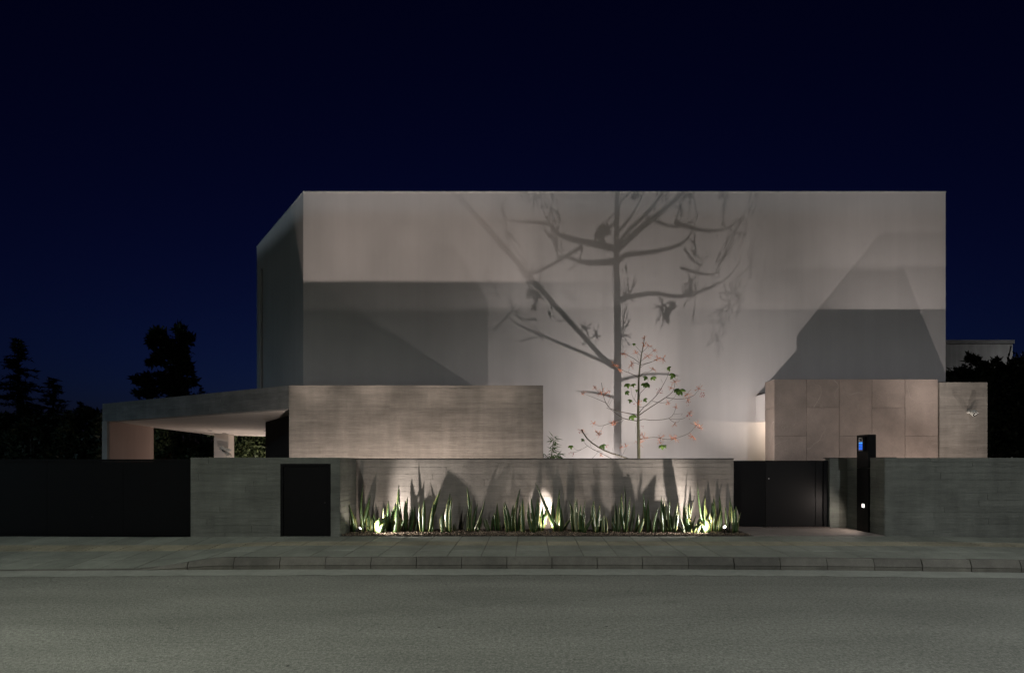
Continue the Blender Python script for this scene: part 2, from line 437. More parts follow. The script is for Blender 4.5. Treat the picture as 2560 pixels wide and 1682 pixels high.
part('frame', M['black'], t_, lambda m: (m.box(hx0-.004,hx0+.05,DF-.012,DF+.12,.20,hz), m.box(hx1-.05,hx1+.004,DF-.012,DF+.12,.20,hz), m.box(hx0+.05,hx1-.05,DF-.012,DF+.12,hz-.05,hz+.004)))
part('door_leaf', M['black'], t_, lambda m: m.box(hx0+.056,hx1-.056,DF+.006,DF+.05,.245,hz-.056), bevel=.003)
part('lock', M['coping'], t_, lambda m: m.tube([(hx1-.12,DF+.01,.95),(hx1-.12,DF-.004,.95)], .014, 10))
part('hinge', M['black'], t_, lambda m: m.tube([(hx0+.052,DF-.006,1.35),(hx0+.052,DF-.006,1.47)], .012, 8))
part('hinge', M['black'], t_, lambda m: m.tube([(hx0+.052,DF-.006,.45),(hx0+.052,DF-.006,.57)], .012, 8))

# planter back wall
XP0, XP1 = XL1, XD(1834, DP); ZP = 1.862
t_ = empty('planter_wall', (0, DP, .25), 'board-marked concrete wall behind the bed of snake plants', 'wall')
m_ = MB(); m_.box(XP0, XP1, DP, DP+.22, -1.2, ZP); boards(m_, (XP0+.002,DP), (XP1,DP), .25, ZP-.012, (0,-1), seed=9)
m_.build('wall_body', M['concrete'], t_)
part('coping', M['coping'], t_, lambda m: m.box(XP0+.003, XP1+.004, DP-.012, DP+.235, ZP, ZP+.016))

# right street wall with its return
XR = 7.383; ZR = 1.88
t_ = empty('street_wall', (11, DF, .2), 'greenish board-marked concrete street wall right of the intercom post', 'wall')
m_ = MB(); m_.box(XR, 24, DF, DF+.28, .02, ZR); m_.box(XR, XR+.25, DF+.28, 12.60, .02, ZR); m_.box(6.97, XR, 12.41, 12.60, .1, ZR)
boards(m_, (XR,DF), (20,DF), .12, ZR, (0,-1), seed=21); boards(m_, (XR,12.41), (XR,DF), .26, ZR, (-1,0), seed=22); boards(m_, (6.97,12.41), (XR,12.41), .27, ZR, (0,-1), seed=23)
m_.build('wall_body', M['concrete_green'], t_)
part('coping', M['coping'], t_, lambda m: (m.box(6.93,XR-.004,12.39,12.62,ZR,ZR+.014), m.box(XR-.01,XR+.26,DF+.02,12.62,ZR,ZR+.012)))

# =================================================================== GATES
GL = 11.36; ZG = EYE - (1147.5-VY)/FPX*GL
t_ = empty('sliding_gate', (-12, GL, .2), 'long matt black sliding drive gate at the left of the street', 'gate')
x = XL0 + .02; k = 0
while x > -26:
    xa = x-1.62
    part('panel', M['black'], t_, lambda m: m.box(xa+.003, x-.003, GL, GL+.03, .262, ZG-.05)); x = xa
part('top_rail', M['black'], t_, lambda m: m.box(-26, XL0+.02, GL-.012, GL+.06, ZG-.048, ZG))
part('bottom_rail', M['black'], t_, lambda m: m.box(-26, XL0+.02, GL-.012, GL+.06, .215, .26))
part('lock', M['coping'], t_, lambda m: m.box(XD(230,GL)-.015, XD(230,GL)+.015, GL-.006, GL+.01, .62, .635))

GR = 12.5; gx0, gx1 = XP1+.005, 6.965; ZGR = EYE - (1151-VY)/FPX*GR
t_ = empty('pedestrian_gate', ((gx0+gx1)/2, GR, .27), 'black metal entrance gate between planter wall and intercom post', 'gate')
xs_ = XD(1915,GR); xe = gx1-.28
part('fixed_panel', M['black'], t_, lambda m: m.box(gx0, xs_-.02, GR, GR+.04, .29, ZGR-.02))
part('door_leaf', M['black_brown'], t_, lambda m: m.box(xs_-.013, xe-.006, GR-.004, GR+.04, .29, ZGR-.02), bevel=.003)
part('side_panel', M['black_brown'], t_, lambda m: m.box(xe+.006, gx1-.1, GR, GR+.04, .29, ZGR-.02), bevel=.003)
part('jamb', M['black'], t_, lambda m: m.box(gx1-.1, gx1, GR-.03, GR+.06, .27, ZGR))
part('top_rail', M['black'], t_, lambda m: m.box(gx0, gx1-.1, GR-.01, GR+.05, ZGR-.02, ZGR))
part('lock', M['steel'], t_, lambda m: m.tube([(xs_+.06,GR-.004,1.405),(xs_+.06,GR-.02,1.405)], .014, 10))
part('sill', M['marble'], t_, lambda m: m.box(xs_-.05, gx1, GR-.14, GR+.06, .262, .288), bevel=.003)

# =================================================================== INTERCOM POST
pX0, pX1, pD0, pD1, pZ = 7.335, 7.505, 11.57, 11.975, 2.39
t_ = empty('intercom_post', ((pX0+pX1)/2, (pD0+pD1)/2, .25), 'tall dark bronze intercom post with a blue lit keypad and step light', 'intercom')
part('post_lower', M['black_brown'], t_, lambda m: m.box(pX0, pX1, pD0, pD1, .2, 1.655), bevel=.003)
part('post_upper', M['black_brown'], t_, lambda m: m.box(pX0, pX1, pD0, pD1, 1.661, pZ), bevel=.003)
part('front_plate', M['black'], t_, lambda m: m.box(pX0+.004, pX1-.002, pD0-.004, pD0, 1.90, pZ-.003))
ip = part('intercom_panel', M['steel'], t_, lambda m: m.box(pX0-.022, pX0, 11.70, 11.875, 2.035, 2.335), bevel=.003)
part('rain_hood', M['black'], t_, lambda m: (m.box(pX0-.05,pX0,11.655,11.688,2.03,2.345), m.box(pX0-.05,pX0,11.688,11.885,2.338,2.35)))
part('camera_ring', M['lens'], ip, lambda m: m.tube([(pX0-.022,11.79,2.285),(pX0-.03,11.79,2.285)], .028, 16))
part('camera_eye', M['steel'], ip, lambda m: m.tube([(pX0-.03,11.79,2.285),(pX0-.034,11.79,2.285)], .010, 12))
part('key_field', M['lens'], ip, lambda m: m.box(pX0-.0245,pX0-.0215,11.72,11.86,2.055,2.235))
part('display', M['display'], ip, lambda m: m.box(pX0-.027,pX0-.024,11.73,11.85,2.195,2.228))
for i in range(3):
    for j in range(4):
        part('key', M['key'], ip, lambda m: m.box(pX0-.028,pX0-.024,11.729+.042*i,11.729+.042*i+.034,2.064+.032*j,2.064+.032*j+.025))
sl = part('step_light', M['glow_step'], t_, lambda m: m.box(pX0-.006,pX0,11.70,11.78,.795,.875))
light('step_light_lamp', 'SPOT', (pX0-.02,11.74,.83), (pX0-1.0,12.1,.40), 5, WARM, t_, .03, 150, .7)

# =================================================================== HOUSE
DH = 14.60; HX0, HX1, HZ = XD(758.3,DH), XD(2364,DH), EYE + (VY-478.6)/FPX*DH
SX, SD = XD(642,18.32), 18.32
t_ = empty('house', (2.6, 18, .2), 'big plain white rendered house with flat roof and angled left corner', 'house')
poly = [(HX0,DH),(HX1,DH),(HX1,26),(SX,26),(SX,SD)]
low = [(HX0+.12,DH),(HX1,DH),(HX1,26),(-8.8,26),(-8.8,SD)]
part('wall', M['plaster'], t_, lambda m: (m.prism(low, -1.2, 3.2), m.prism(poly, 3.2, HZ-.03)))
cap = [(HX0-.004,DH-.008),(HX1+.008,DH-.008),(HX1+.008,26.01),(SX-.01,26.01),(SX-.01,SD-.004)]
part('parapet_cap', M['cap'], t_, lambda m: m.prism(cap, HZ-.03, HZ))
dn = Vector((SX-HX0, SD-DH, 0)).normalized(); nn = Vector((-dn.y, dn.x, 0)); nn = -nn if nn.y > 0 else nn
pp = Vector((HX0,DH,0)) + dn*((SD-DH)*1.30*.86) + nn*.05
dpo = part('downpipe', M['plaster'], t_, lambda m: m.tube([(pp.x,pp.y,3.4),(pp.x,pp.y,8.2)], .05, 10))

# =================================================================== GARAGE + CARPORT
DG = 13.60; gX0, gX1 = XD(722.8,DG), XD(1357.4,DG); gZ = EYE + (VY-963)/FPX*DG; sZ = 3.17
t_ = empty('garage', (-6, 14, .2), 'board-marked concrete garage block with an open carport roof on its left', 'garage')
m_ = MB(); m_.box(gX0, gX1, DG, DG+.24, .2, gZ); boards(m_, (gX0+.02,DG), (gX1-.002,DG), 1.2, gZ, (0,-1), seed=33, bh=.062, amp=.7, gpw=.0021)
boards(m_, (gX1,DG), (gX1,DG+.24), 1.2, gZ, (1,0), seed=34, bh=.062, amp=.7, gpw=.0021)
m_.build('front_wall', M['concrete'], t_)
part('end_wall', M['plaster'], t_, lambda m: m.box(-1.55,-1.3,DG+.242,DH-.005,.2,3.72))
part('flat_roof', M['plaster_grey'], t_, lambda m: m.prism([(gX0+.1,DG+.243),(-1.56,DG+.243),(-1.56,DH-.005),(HX0+.02,DH-.005)], 3.2, 3.45))
A_ = (gX0-.012, DG+.03); B_ = (XD(258,17.92), 17.92)
C_ = (XD(384,21.3), 21.3); D_ = (XD(535,26.6)-.3, 26.9); E_ = (XD(661.5,28.6)+.6, 28.6); F_ = (-10.4, 21.4); G_ = (-6.5,14.7)
dd = Vector((B_[0]-A_[0], B_[1]-A_[1])).normalized(); nb = Vector((dd.y, -dd.x)); nb = nb if nb.y < 0 else -nb
roof = [A_, B_, C_, D_, E_, F_, G_]
m_ = MB(); m_.prism(roof, sZ+.012, gZ-.01); m_.build('carport_roof', M['concrete_dark'], t_)
part('soffit', M['plaster_white'], t_, lambda m: m.prism([( A_[0]-.25,A_[1]+.35),(B_[0]+.3,B_[1]+.1),C_,D_,E_,F_,G_], sZ, sZ+.01))
m_ = MB(); o2 = .02
a2 = (A_[0]+nb.x*o2, A_[1]+nb.y*o2); b2 = (B_[0]+nb.x*o2, B_[1]+nb.y*o2)
m_.prism([a2, b2, (B_[0]-nb.x*.22,B_[1]-nb.y*.22), (A_[0]-nb.x*.22,A_[1]-nb.y*.22)], sZ-.02, gZ)
boards(m_, a2, b2, sZ-.02, gZ, (nb.x,nb.y), seed=40, bh=.075, amp=.7, gpw=.002)
m_.build('fascia_beam', M['concrete_dark'], t_)
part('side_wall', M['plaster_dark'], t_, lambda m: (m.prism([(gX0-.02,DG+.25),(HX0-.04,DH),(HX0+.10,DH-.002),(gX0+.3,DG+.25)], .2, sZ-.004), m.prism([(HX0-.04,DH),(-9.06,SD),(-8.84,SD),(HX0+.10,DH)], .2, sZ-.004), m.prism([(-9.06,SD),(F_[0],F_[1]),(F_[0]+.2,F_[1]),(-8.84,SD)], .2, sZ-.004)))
pw0, pw1 = XD(258,17.75), XD(271,17.75)
part('pier_wall', M['plaster_red_light_tint'], t_, lambda m: m.prism([(pw0+.004,17.80),(pw1,17.80),(XD(384,21.1),21.1),(XD(384,21.1)-.3,21.1)], .2, sZ-.004))
part('pier_end', M['plaster_grey'], t_, lambda m: m.box(pw0,pw1-.003,17.70,17.797,.2,sZ-.024))
c0, c1 = XD(535,26.0), XD(571,26.0)
part('column', M['plaster_white'], t_, lambda m: m.box(c0,c1,26.0,26.5,.2,sZ-.004))
for (lx,ly) in ((-13.9,23.2),(-14.4,25.2),(-12.4,26.4),(-11.6,23.5)):
    dl = part('downlight', M['coping'], t_, lambda m: m.tube([(lx,ly,sZ+.005),(lx,ly,sZ-.012)], .09, 14))
fl = empty('bollard_light', (-12.9,24.2,.225), 'small white bollard lamp on the carport floor near the column', 'lamp')
part('stem', M['black'], fl, lambda m: m.tube([(-12.9,24.2,.22),(-12.9,24.2,.62)], .05, 10))
part('lamp_head', M['glow_soft'], fl, lambda m: m.tube([(-12.9,24.2,.62),(-12.9,24.2,.72)], .055, 10))
light('carport_lamp', 'POINT', (-12.9,24.2,.85), (0,0,0), 17, WARM, fl, .06)
fx_, fy_ = -14.0, 29.3
fl = empty('bollard_light', (fx_,fy_,.225), 'small bollard lamp on the grass behind the carport lighting the cypresses', 'lamp')
part('stem', M['black'], fl, lambda m: m.tube([(fx_,fy_,.22),(fx_,fy_,.62)], .05, 10))
part('lamp_head', M['glow_soft'], fl, lambda m: m.tube([(fx_,fy_,.62),(fx_,fy_,.72)], .055, 10))
light('garden_lamp', 'POINT', (fx_,fy_,.85), (0,0,0), 60, WARM, fl, .06)

# bullet camera on the column
cp = P(556,1122,25.9)
t_ = empty('security_camera', (cp.x,26.0,cp.z), 'small white bullet security camera on the carport column', 'camera')
part('bracket', M['white_case'], t_, lambda m: m.tube([(cp.x-.1,26.0,cp.z+.02),(cp.x-.1,25.86,cp.z+.02),(cp.x+.05,25.8,cp.z+.04)], .03, 8))
part('body', M['white_case'], t_, lambda m: m.tube([(cp.x+.02,25.8,cp.z+.06),(cp.x+.42,25.72,cp.z-.12)], [.06,.065], 12))
part('sun_shield', M['white_case'], t_, lambda m: m.tube([(cp.x+.0,25.8,cp.z+.10),(cp.x+.50,25.7,cp.z-.08)], [.075,.075], 4))
part('junction_box', M['black'], t_, lambda m: m.box(cp.x-.02,cp.x+.12,25.9,25.995,cp.z-.10,cp.z-.03))
part('floodlight', M['white_case'], t_, lambda m: m.tube([(cp.x+.30,25.8,cp.z-.12),(cp.x+.42,25.72,cp.z-.36)], [.06,.15], 4))

# =================================================================== STONE PAVILION
DS = 13.50; sx0, sx1 = XD(1936,DS), XD(2344.9,DS); sTop = EYE + (VY-947.6)/FPX*DS
t_ = empty('entrance_pavilion', (8.3,DS,.2), 'entrance box clad in large veined brown stone panels', 'pavilion')
part('core', M['coping'], t_, lambda m: m.box(sx0+.02, sx1, DS+.02, 14.03, .2, sTop-.006))
def panel(m, x0, x1, z0, z1): m.box(x0+.003, x1-.003, DS, DS+.02, z0+.003, z1-.003)
pxs = [1936,2016.5,2098,2180,2262.5,2345]
y_even, y_odd = [1089.5, 947.6], [1018.5, 947.6]
for i in range(5):
    x0, x1 = XD(pxs[i],DS), XD(pxs[i+1],DS)
    joint = EYE + (VY-(1089.5 if i % 2 == 0 else 1018.5))/FPX*DS
    zz = [sTop, joint]
    while zz[-1] > .25: zz.append(zz[-1]-1.43)
    for za, zb in zip(zz[:-1], zz[1:]):
        part('stone_panel', M['stone'], t_, lambda m: panel(m, x0, x1, max(zb,.22), za), bevel=.002)
zz = [sTop, EYE+(VY-1018.5)/FPX*DS]
while zz[-1] > .25: zz.append(zz[-1]-1.43)
for za, zb in zip(zz[:-1], zz[1:]):
    part('stone_panel', M['stone'], t_, lambda m: m.box(sx0, sx0+.02, DS+.023, 14.03, max(zb,.22)+.003, za-.003), bevel=.002)
part('canopy', M['plaster'], t_, lambda m: m.box(sx0-.01, sx0+2.4, 14.035, DH-.004, 2.88, 3.59))
dl = part('downlight', M['glow_soft'], t_, lambda m: m.tube([(sx0+.95,14.22,2.882),(sx0+.95,14.22,2.870)], .05, 12))
light('entrance_lamp', 'SPOT', (sx0+.95,14.22,2.86), (sx0-.05,14.31,2.30), 21, WARM2, t_, .04, 120, .7)

DC = 13.46; cx0, cx1 = sx1+.003, XD(2468.6,DC); cTop = EYE+(VY-955.5)/FPX*DC
t_ = empty('concrete_end_wall', ((cx0+cx1)/2,DC,.2), 'board-marked concrete wall end beside the stone panels carrying a camera', 'wall')
m_ = MB(); m_.box(cx0,cx1,DC,DC+2.2,.2,cTop); boards(m_, (cx0,DC),(cx1,DC),1.2,cTop,(0,-1),seed=51,bh=.075,amp=.7,gpw=.002); m_.build('wall_body', M['concrete_end'], t_)
part('coping', M['coping'], t_, lambda m: m.box(cx0,cx1-.02,DC+.002,DC+2.2,cTop,cTop+.012))

q = P(2431,1035,DC-.1)
t_ = empty('security_camera', (q.x,DC,q.z+.05), 'grey dome-head security camera on the concrete wall right of the stone panels', 'camera')
part('bracket', M['white_case'], t_, lambda m: m.tube([(q.x-.02,DC-.004,q.z+.07),(q.x-.02,DC-.05,q.z+.06),(q.x,DC-.10,q.z+.03)], [.05,.05,.03], 14))
bd = part('body', M['white_case'], t_, lambda m: m.tube([(q.x-.005,DC-.07,q.z+.07),(q.x+.004,DC-.11,q.z+.045),(q.x+.015,DC-.17,q.z-.008)], [.045,.072,.066], 16))
part('lens_ring', M['lens'], bd, lambda m: m.tube([(q.x+.015,DC-.169,q.z-.007),(q.x+.0165,DC-.175,q.z-.012)], [.058,.056], 16))
part('lens_eye', M['white_case'], bd, lambda m: m.tube([(q.x+.0165,DC-.175,q.z-.012),(q.x+.017,DC-.177,q.z-.0135)], [.03,.028], 14))
part('lens_pupil', M['lens'], bd, lambda m: m.tube([(q.x+.017,DC-.177,q.z-.0135),(q.x+.0175,DC-.179,q.z-.015)], [.014,.013], 12))

# =================================================================== GARDEN LAMPS
def uplight(loc, aim, label, lamps, body=M['coping'], L=.10, r=.035, size=.014):
    p = Vector(loc); a = (Vector(aim)-p).normalized()
    zb = p.z-.17 if p.z < 0 else (.262 if p.y < 12.2 else .225)
    t = empty('garden_uplight', (p.x,p.y,zb), label, 'lamp', 'garden uplights')
    part('spike', M['black'], t, lambda m: m.tube([(p.x,p.y,zb-.03),(p.x,p.y,p.z-.05)], .012, 8))
    bdy = part('body', body, t, lambda m: m.tube([p-a*L, p-a*.02, p+a*.005], [r*.8,r,r], 14))
    part('lens', M['glow'], bdy, lambda m: m.tube([p+a*.004, p+a*.009], r*.86, 14))
    for (tg, pw, ang, bl, col) in lamps:
        d = (Vector(tg)-p).normalized()
        light('uplight_lamp', 'SPOT', p+a*.035, p+a*.035+d, pw, col, t, size, ang, bl)
    return t
V = Vector
p1 = V((XD(900,11.26),11.26,.395)); uplight(p1, p1+V((.75,.02,.5)), 'garden uplight glowing at the left end of the planting bed',
    [(p1+V((1,.28,.42)), 52, 104, .6, NEUT), (p1+V((.2,.5,.8)), 3.8, 165, .4, WARM)])
p2 = V((XD(1374,11.57),11.57,.33)); uplight(p2, p2+V((-.12,.5,.45)), 'garden uplight aimed at the planter wall in the middle of the bed',
    [(p2+V((-.13,.55,.42)), 34, 44, .5, NEUT), (p2+V((0,.5,.9)), 5.0, 150, .5, WARM)])
p3 = V((XD(1812,11.27),11.27,.42)); uplight(p3, p3+V((-.6,-.35,.55)), 'garden uplight glowing at the right end of the planting bed',
    [(p3+V((-1,.28,.42)), 50, 104, .6, NEUT), (p3+V((-.2,.5,.7)), 4.2, 165, .4, WARM)])
# hidden behind the planter wall
def wash(p, lean, label, beam, spill, col, ang=40, sp_ang=150, ay=.17, sy=.6, col2=None, size=.018):
    uplight(p, p+V((lean,.32,1)), label, [(p+V((lean,ay,1)), beam, ang, 1.0, col2 or col), (p+V((lean,sy,1)), spill, sp_ang, 1.0, col)], size=size)
G1 = V((3.0,12.46,-.66)); uplight(G1, G1+V((-.06,.32,1)), 'garden uplight in front of the young tree behind the planter wall',
    [(G1+V((-.05,.16,1)), 215, 62, 1.0, NEUT), (G1+V((-.34,.62,1)), 58, 132, .9, NEUT)], size=.009)
for gx, lb, bm, sp in ((-.7,'garden uplight washing the right end of the concrete garage wall',200,16),(-2.3,'garden uplight washing the concrete garage wall, second from its right end',250,46),(-3.9,'garden uplight washing the concrete garage wall, second from its left end',270,34),(-5.5,'garden uplight washing the left end of the concrete garage wall',300,30)):
    wash(V((gx,12.48,.42)), -.02, lb, bm*.9, sp, WARM, 34, 150, .115, .6)
G8 = V((3.35,12.58,.40)); uplight(G8, G8+V((.9,.42,.9)), 'garden uplight right of the young tree aimed towards the entrance', [(G8+V((.92,.22,1.12)), 150, 66, 1.0, NEUT)], size=.02)
G3 = V((3.9,13.8,.30)); uplight(G3, G3+V((-1,.12,.72)), 'garden uplight near the house wall aimed left past the bamboo', [(G3+V((-1,.12,.70)), 125, 50, .9, NEUT)], size=.01)
wash(V((7.6,12.3,.42)), 0, 'garden uplight washing the left stone panels', 95, 46, WARM, 54, 150, .2, col2=NEUT, size=.03)
wash(V((9.7,11.68,.42)), .02, 'garden uplight close behind the street wall facing the right stone panels', 105, 44, WARM, 44, 150, .34, col2=NEUT, size=.02)
wash(V((10.6,12.3,.42)), 0, 'garden uplight washing the right stone panels and concrete end', 62, 5, WARM, 50, 150, .2, col2=NEUT, size=.03)
wash(V((12.9,12.3,.42)), -.45, 'garden uplight at the far right behind the street wall', 55, 7, WARM, 52, 150, .17, col2=NEUT, size=.03)

# =================================================================== STREET LAMPS (opposite pavement, behind the viewer)
def street_lamp(x, y, hz_, reach, power, col, label, cone=176):
    t = empty('street_lamp', (x,y,0), label, 'street lamp', 'street lamps on the opposite pavement')
    part('pole', M['galv'], t, lambda m: m.tube([(x,y,0),(x,y,hz_*.5),(x,y,hz_-.1)], [.09,.07,.05], 12))
    part('arm', M['galv'], t, lambda m: m.tube([(x,y,hz_-.12),(x,y+.3,hz_+.1),(x,y+reach,hz_+.16)], [.045,.04,.035], 10))
    hd = part('lamp_head', M['galv'], t, lambda m: m.box(x-.16,x+.16,y+reach-.1,y+reach+.6,hz_+.1,hz_+.22), bevel=.03)
    part('lamp_glass', M['street_glow'], hd, lambda m: m.box(x-.12,x+.12,y+reach,y+reach+.5,hz_+.085,hz_+.099))
    light('street_light', 'SPOT', (x,y+reach+.25,hz_+.05), (x,y+reach+.9,0), power, col, t, .12, cone, .9)
street_lamp(-6.0, -2.2, 8.4, 2.2, 700, STREET, 'tall street lamp on the opposite pavement left of the viewer', 160)
street_lamp(9.0, -2.2, 8.4, 2.2, 760, STREET2, 'tall street lamp on the opposite pavement right of the viewer')
street_lamp(-31.0, 5.0, 8.4, 1.6, 1700, (.50,.78,1.0), 'added bluish lamp beyond the left edge, brightening the angled house corner', 178)  # added fill lamp: bluish light for the angled corner and carport fascia
street_lamp(33.0, 24.0, 12.5, 0.6, 420, STREET2, 'street lamp in the side street beyond the right edge of the picture')
# added unseen blocker house and added lamp behind it: its roof edge cuts that lamp's light off the lower facade
t_ = empty('light_blocker_house', (0,-14,0), 'added unseen house behind the viewer, shaped to block lamp light', 'house')
part('wall', M['plaster_grey'], t_, lambda m: m.box(-95,30,-18,-12,-.05,5.99))
part('roof_edge', M['concrete_dark'], t_, lambda m: m.box(-95.1,30.1,-18.1,-11.9,5.991,6.19))
lx, ly = -45, -30
t_ = empty('street_lamp', (lx,ly,0), 'added low lamp behind the blocker house, lighting the facade top', 'street lamp', 'street lamps on the opposite pavement')  # added lamp for the bright band along the facade top
part('pole', M['galv'], t_, lambda m: m.tube([(lx,ly,0),(lx,ly,4.75)], [.07,.05], 10))
part('lamp_head', M['street_glow'], t_, lambda m: m.tube([(lx,ly,4.75),(lx,ly,4.85),(lx,ly,5.05)], [.1,.2,.12], 14))
light('street_light', 'POINT', (lx,ly,5.3), (0,0,0), 2000, (.66,.86,1.0), t_, .1)

# =================================================================== SNAKE PLANTS
def blade(m, ed, base, tip, width, bend, tone, r, ex=3.2):
    base, tip = Vector(base), Vector(tip); n = 7
    ax = tip-base; side = Vector((math.cos(r.uniform(-.7,.7)), math.sin(r.uniform(-.9,.9)), 0)).normalized()
    fw = ax.normalized().cross(side).normalized(); vs = []
    for i in range(n):
        t = i/(n-1)
        wd = width*.5*(.55+.75*math.sin(min(1,t*1.15+.12)*math.pi*.62))*max(.02, (1-t**ex)) if i < n-1 else .002
        c = base + ax*t + Vector(bend)*math.sin(t*math.pi)*(1-.3*t)
        tw = .35*t*math.sin(tone*9); s2 = (side*math.cos(tw)+fw*math.sin(tw))
        th = max(.0012, wd*.16)
        vs += [c-s2*wd+fw*wd*.22, c-fw*th, c+s2*wd+fw*wd*.22, c+fw*th]
        ed += [1,0,1,0]
    fs = [(i*4+j, i*4+(j+1)%4, (i+1)*4+(j+1)%4, (i+1)*4+j) for i in range(n-1) for j in range(4)] + [(3,2,1,0),((n-1)*4,(n-1)*4+1,(n-1)*4+2,(n-1)*4+3)]
    m.add(vs, fs, tone)
LA = "300,1160,195,600,45;260,1150,205,830,35;320,1160,295,830,60;375,1150,330,850,40;435,1160,640,415,70;480,1120,490,180,35;600,1140,575,680,75;640,1140,620,780,40;500,1120,470,690,30;660,1140,480,1015,30;680,1150,685,870,60;770,1150,715,770,60;830,1160,845,860,70;870,1160,905,1040,50;930,1110,920,640,40,p;1000,1100,1030,520,55;1000,1100,940,800,50;1060,1100,1080,850,45;1100,1140,1185,550,70;1180,1150,1220,580,100;1100,1120,1090,700,45;1290,1130,1255,170,55;1320,1130,1250,500,50,p;1380,1130,1380,500,70;1420,1130,1440,430,60;1480,1130,1530,640,50;1500,1130,1600,640,60;1210,1140,1370,900,40;1770,1130,1785,500,80;1720,1120,1690,560,40;1880,1120,2145,260,70;1900,1120,1980,560,50;1960,1130,1930,680,50;1600,1130,1640,900,40;2180,1150,2170,780,70;2290,1160,2340,360,80;2340,1160,2375,430,60"
LB = "200,1110,205,1000,25,p;240,1110,235,990,25,p;520,1150,490,220,50;460,1110,490,760,40,p;560,1150,600,470,70;620,1150,720,580,50;640,1140,880,480,40,y;710,1140,800,860,45;930,1130,845,870,50,p;970,1130,890,900,35;1010,1130,1040,820,40;1110,1130,1080,760,50;1160,1140,1130,570,60;1190,1140,1190,900,40;1340,1120,1270,560,50;1400,1120,1290,540,60;1450,1120,1470,600,60;1480,1130,1620,260,55;1540,1140,1550,540,45;1560,1140,1610,610,60;1690,1130,1675,470,65;1640,1140,1690,900,50;1870,1130,1790,540,60;1900,1130,1840,400,50;1880,1120,1790,840,40;1900,1120,1995,450,75;1960,1120,2015,550,50;2030,1140,1980,760,80;2050,1140,2095,640,60;2080,1120,2195,620,60;2330,1120,2310,530,70;2360,1120,1940,130,55"
LC = "180,1150,240,280,50;265,1130,260,600,70;280,1130,310,840,50;310,1130,590,810,45;550,1120,490,680,45;600,1180,450,520,60;610,1150,580,450,50,p;640,1150,620,480,60;700,1150,700,590,60;720,1130,790,490,35;680,1180,680,900,90;740,1180,730,920,70;770,1150,950,865,50;760,1130,790,790,35;1010,1160,970,510,80;1040,1160,1100,590,55;1000,1150,960,880,35;1080,1130,1130,800,50;1140,1130,1170,860,60,p;1190,1130,1200,780,50;1240,1130,1235,850,50;1460,1150,1340,940,40;1400,1120,1390,800,45;1470,1120,1440,560,55;1490,1120,1500,560,45,p;1630,1130,1560,360,55;1600,1120,1630,200,45;1500,1130,1580,800,60;1680,1120,1690,880,40;1740,1150,1830,560,60,p;1650,1120,1740,460,60;1860,1150,1915,780,55;1930,1160,2040,880,60;2130,1140,2030,350,70;2120,1140,2130,450,50;2160,1140,2095,710,60;2240,1140,2345,670,60;2300,1150,2320,900,50"
LD = "380,1130,270,850,45,y;415,1130,400,640,50;440,1120,375,420,60;430,1120,430,450,45;500,1130,465,520,55,p;540,1150,510,620,50;590,1180,545,520,60;610,1180,720,560,55,y;600,1180,590,830,110;660,1150,720,740,45;530,1150,420,1000,40;850,1150,700,1040,45;870,1130,705,660,35,p;870,1160,880,600,60;900,1160,840,580,50;950,1150,915,560,50,y;970,1130,960,550,60;980,1130,1045,570,55,y;1010,1150,1115,810,60;1050,1160,1110,1000,45;1120,1180,1250,1000,60,y;1380,1160,1265,980,50,y;1270,1130,1290,580,60;1290,1150,1135,130,60;1310,1130,1300,390,35;1340,1120,1410,740,40,p;1400,1130,1430,840,50;1450,1130,1440,540,65;1490,1130,1505,720,50;1540,1150,1640,740,60;1560,1130,1485,430,60;1590,1140,1680,570,55;1640,1120,1600,410,50;1790,1130,1730,650,45;1810,1150,1830,440,60;1900,1150,1860,560,60;1950,1180,1955,630,100;1970,1150,2060,760,35"
LV = []
for ox, s_ in ((850,LA),(1110,LB),(1370,LC),(1610,LD)):
    for e_ in s_.split(';'):
        f_ = e_.split(','); k_ = f_[5] if len(f_) > 5 else ''
        bx, by, tx, ty, wd = map(float, f_[:5]); k = 280/2380
        LV.append((ox+bx*k, 1190+by*k, ox+tx*k, 1190+ty*k, wd*k, k_))
LV.sort()
clumps = [[LV[0]]]
for lf in LV[1:]:
    c = clumps[-1]
    if lf[0]-c[-1][0] > 8 or lf[0]-c[0][0] > 36: clumps.append([lf])
    else: c.append(lf)
ORD = ['first','second','third','fourth','fifth','sixth','seventh','eighth','ninth','tenth','eleventh','twelfth','thirteenth','fourteenth','fifteenth','sixteenth','seventeenth','eighteenth','nineteenth','twentieth','twenty-first','twenty-second','twenty-third','twenty-fourth','twenty-fifth','twenty-sixth','twenty-seventh','twenty-eighth','twenty-ninth','thirtieth','thirty-first','thirty-second','thirty-third','thirty-fourth','thirty-fifth','thirty-sixth','thirty-seventh','thirty-eighth','thirty-ninth','fortieth','forty-first','forty-second']
r = random.Random(3)
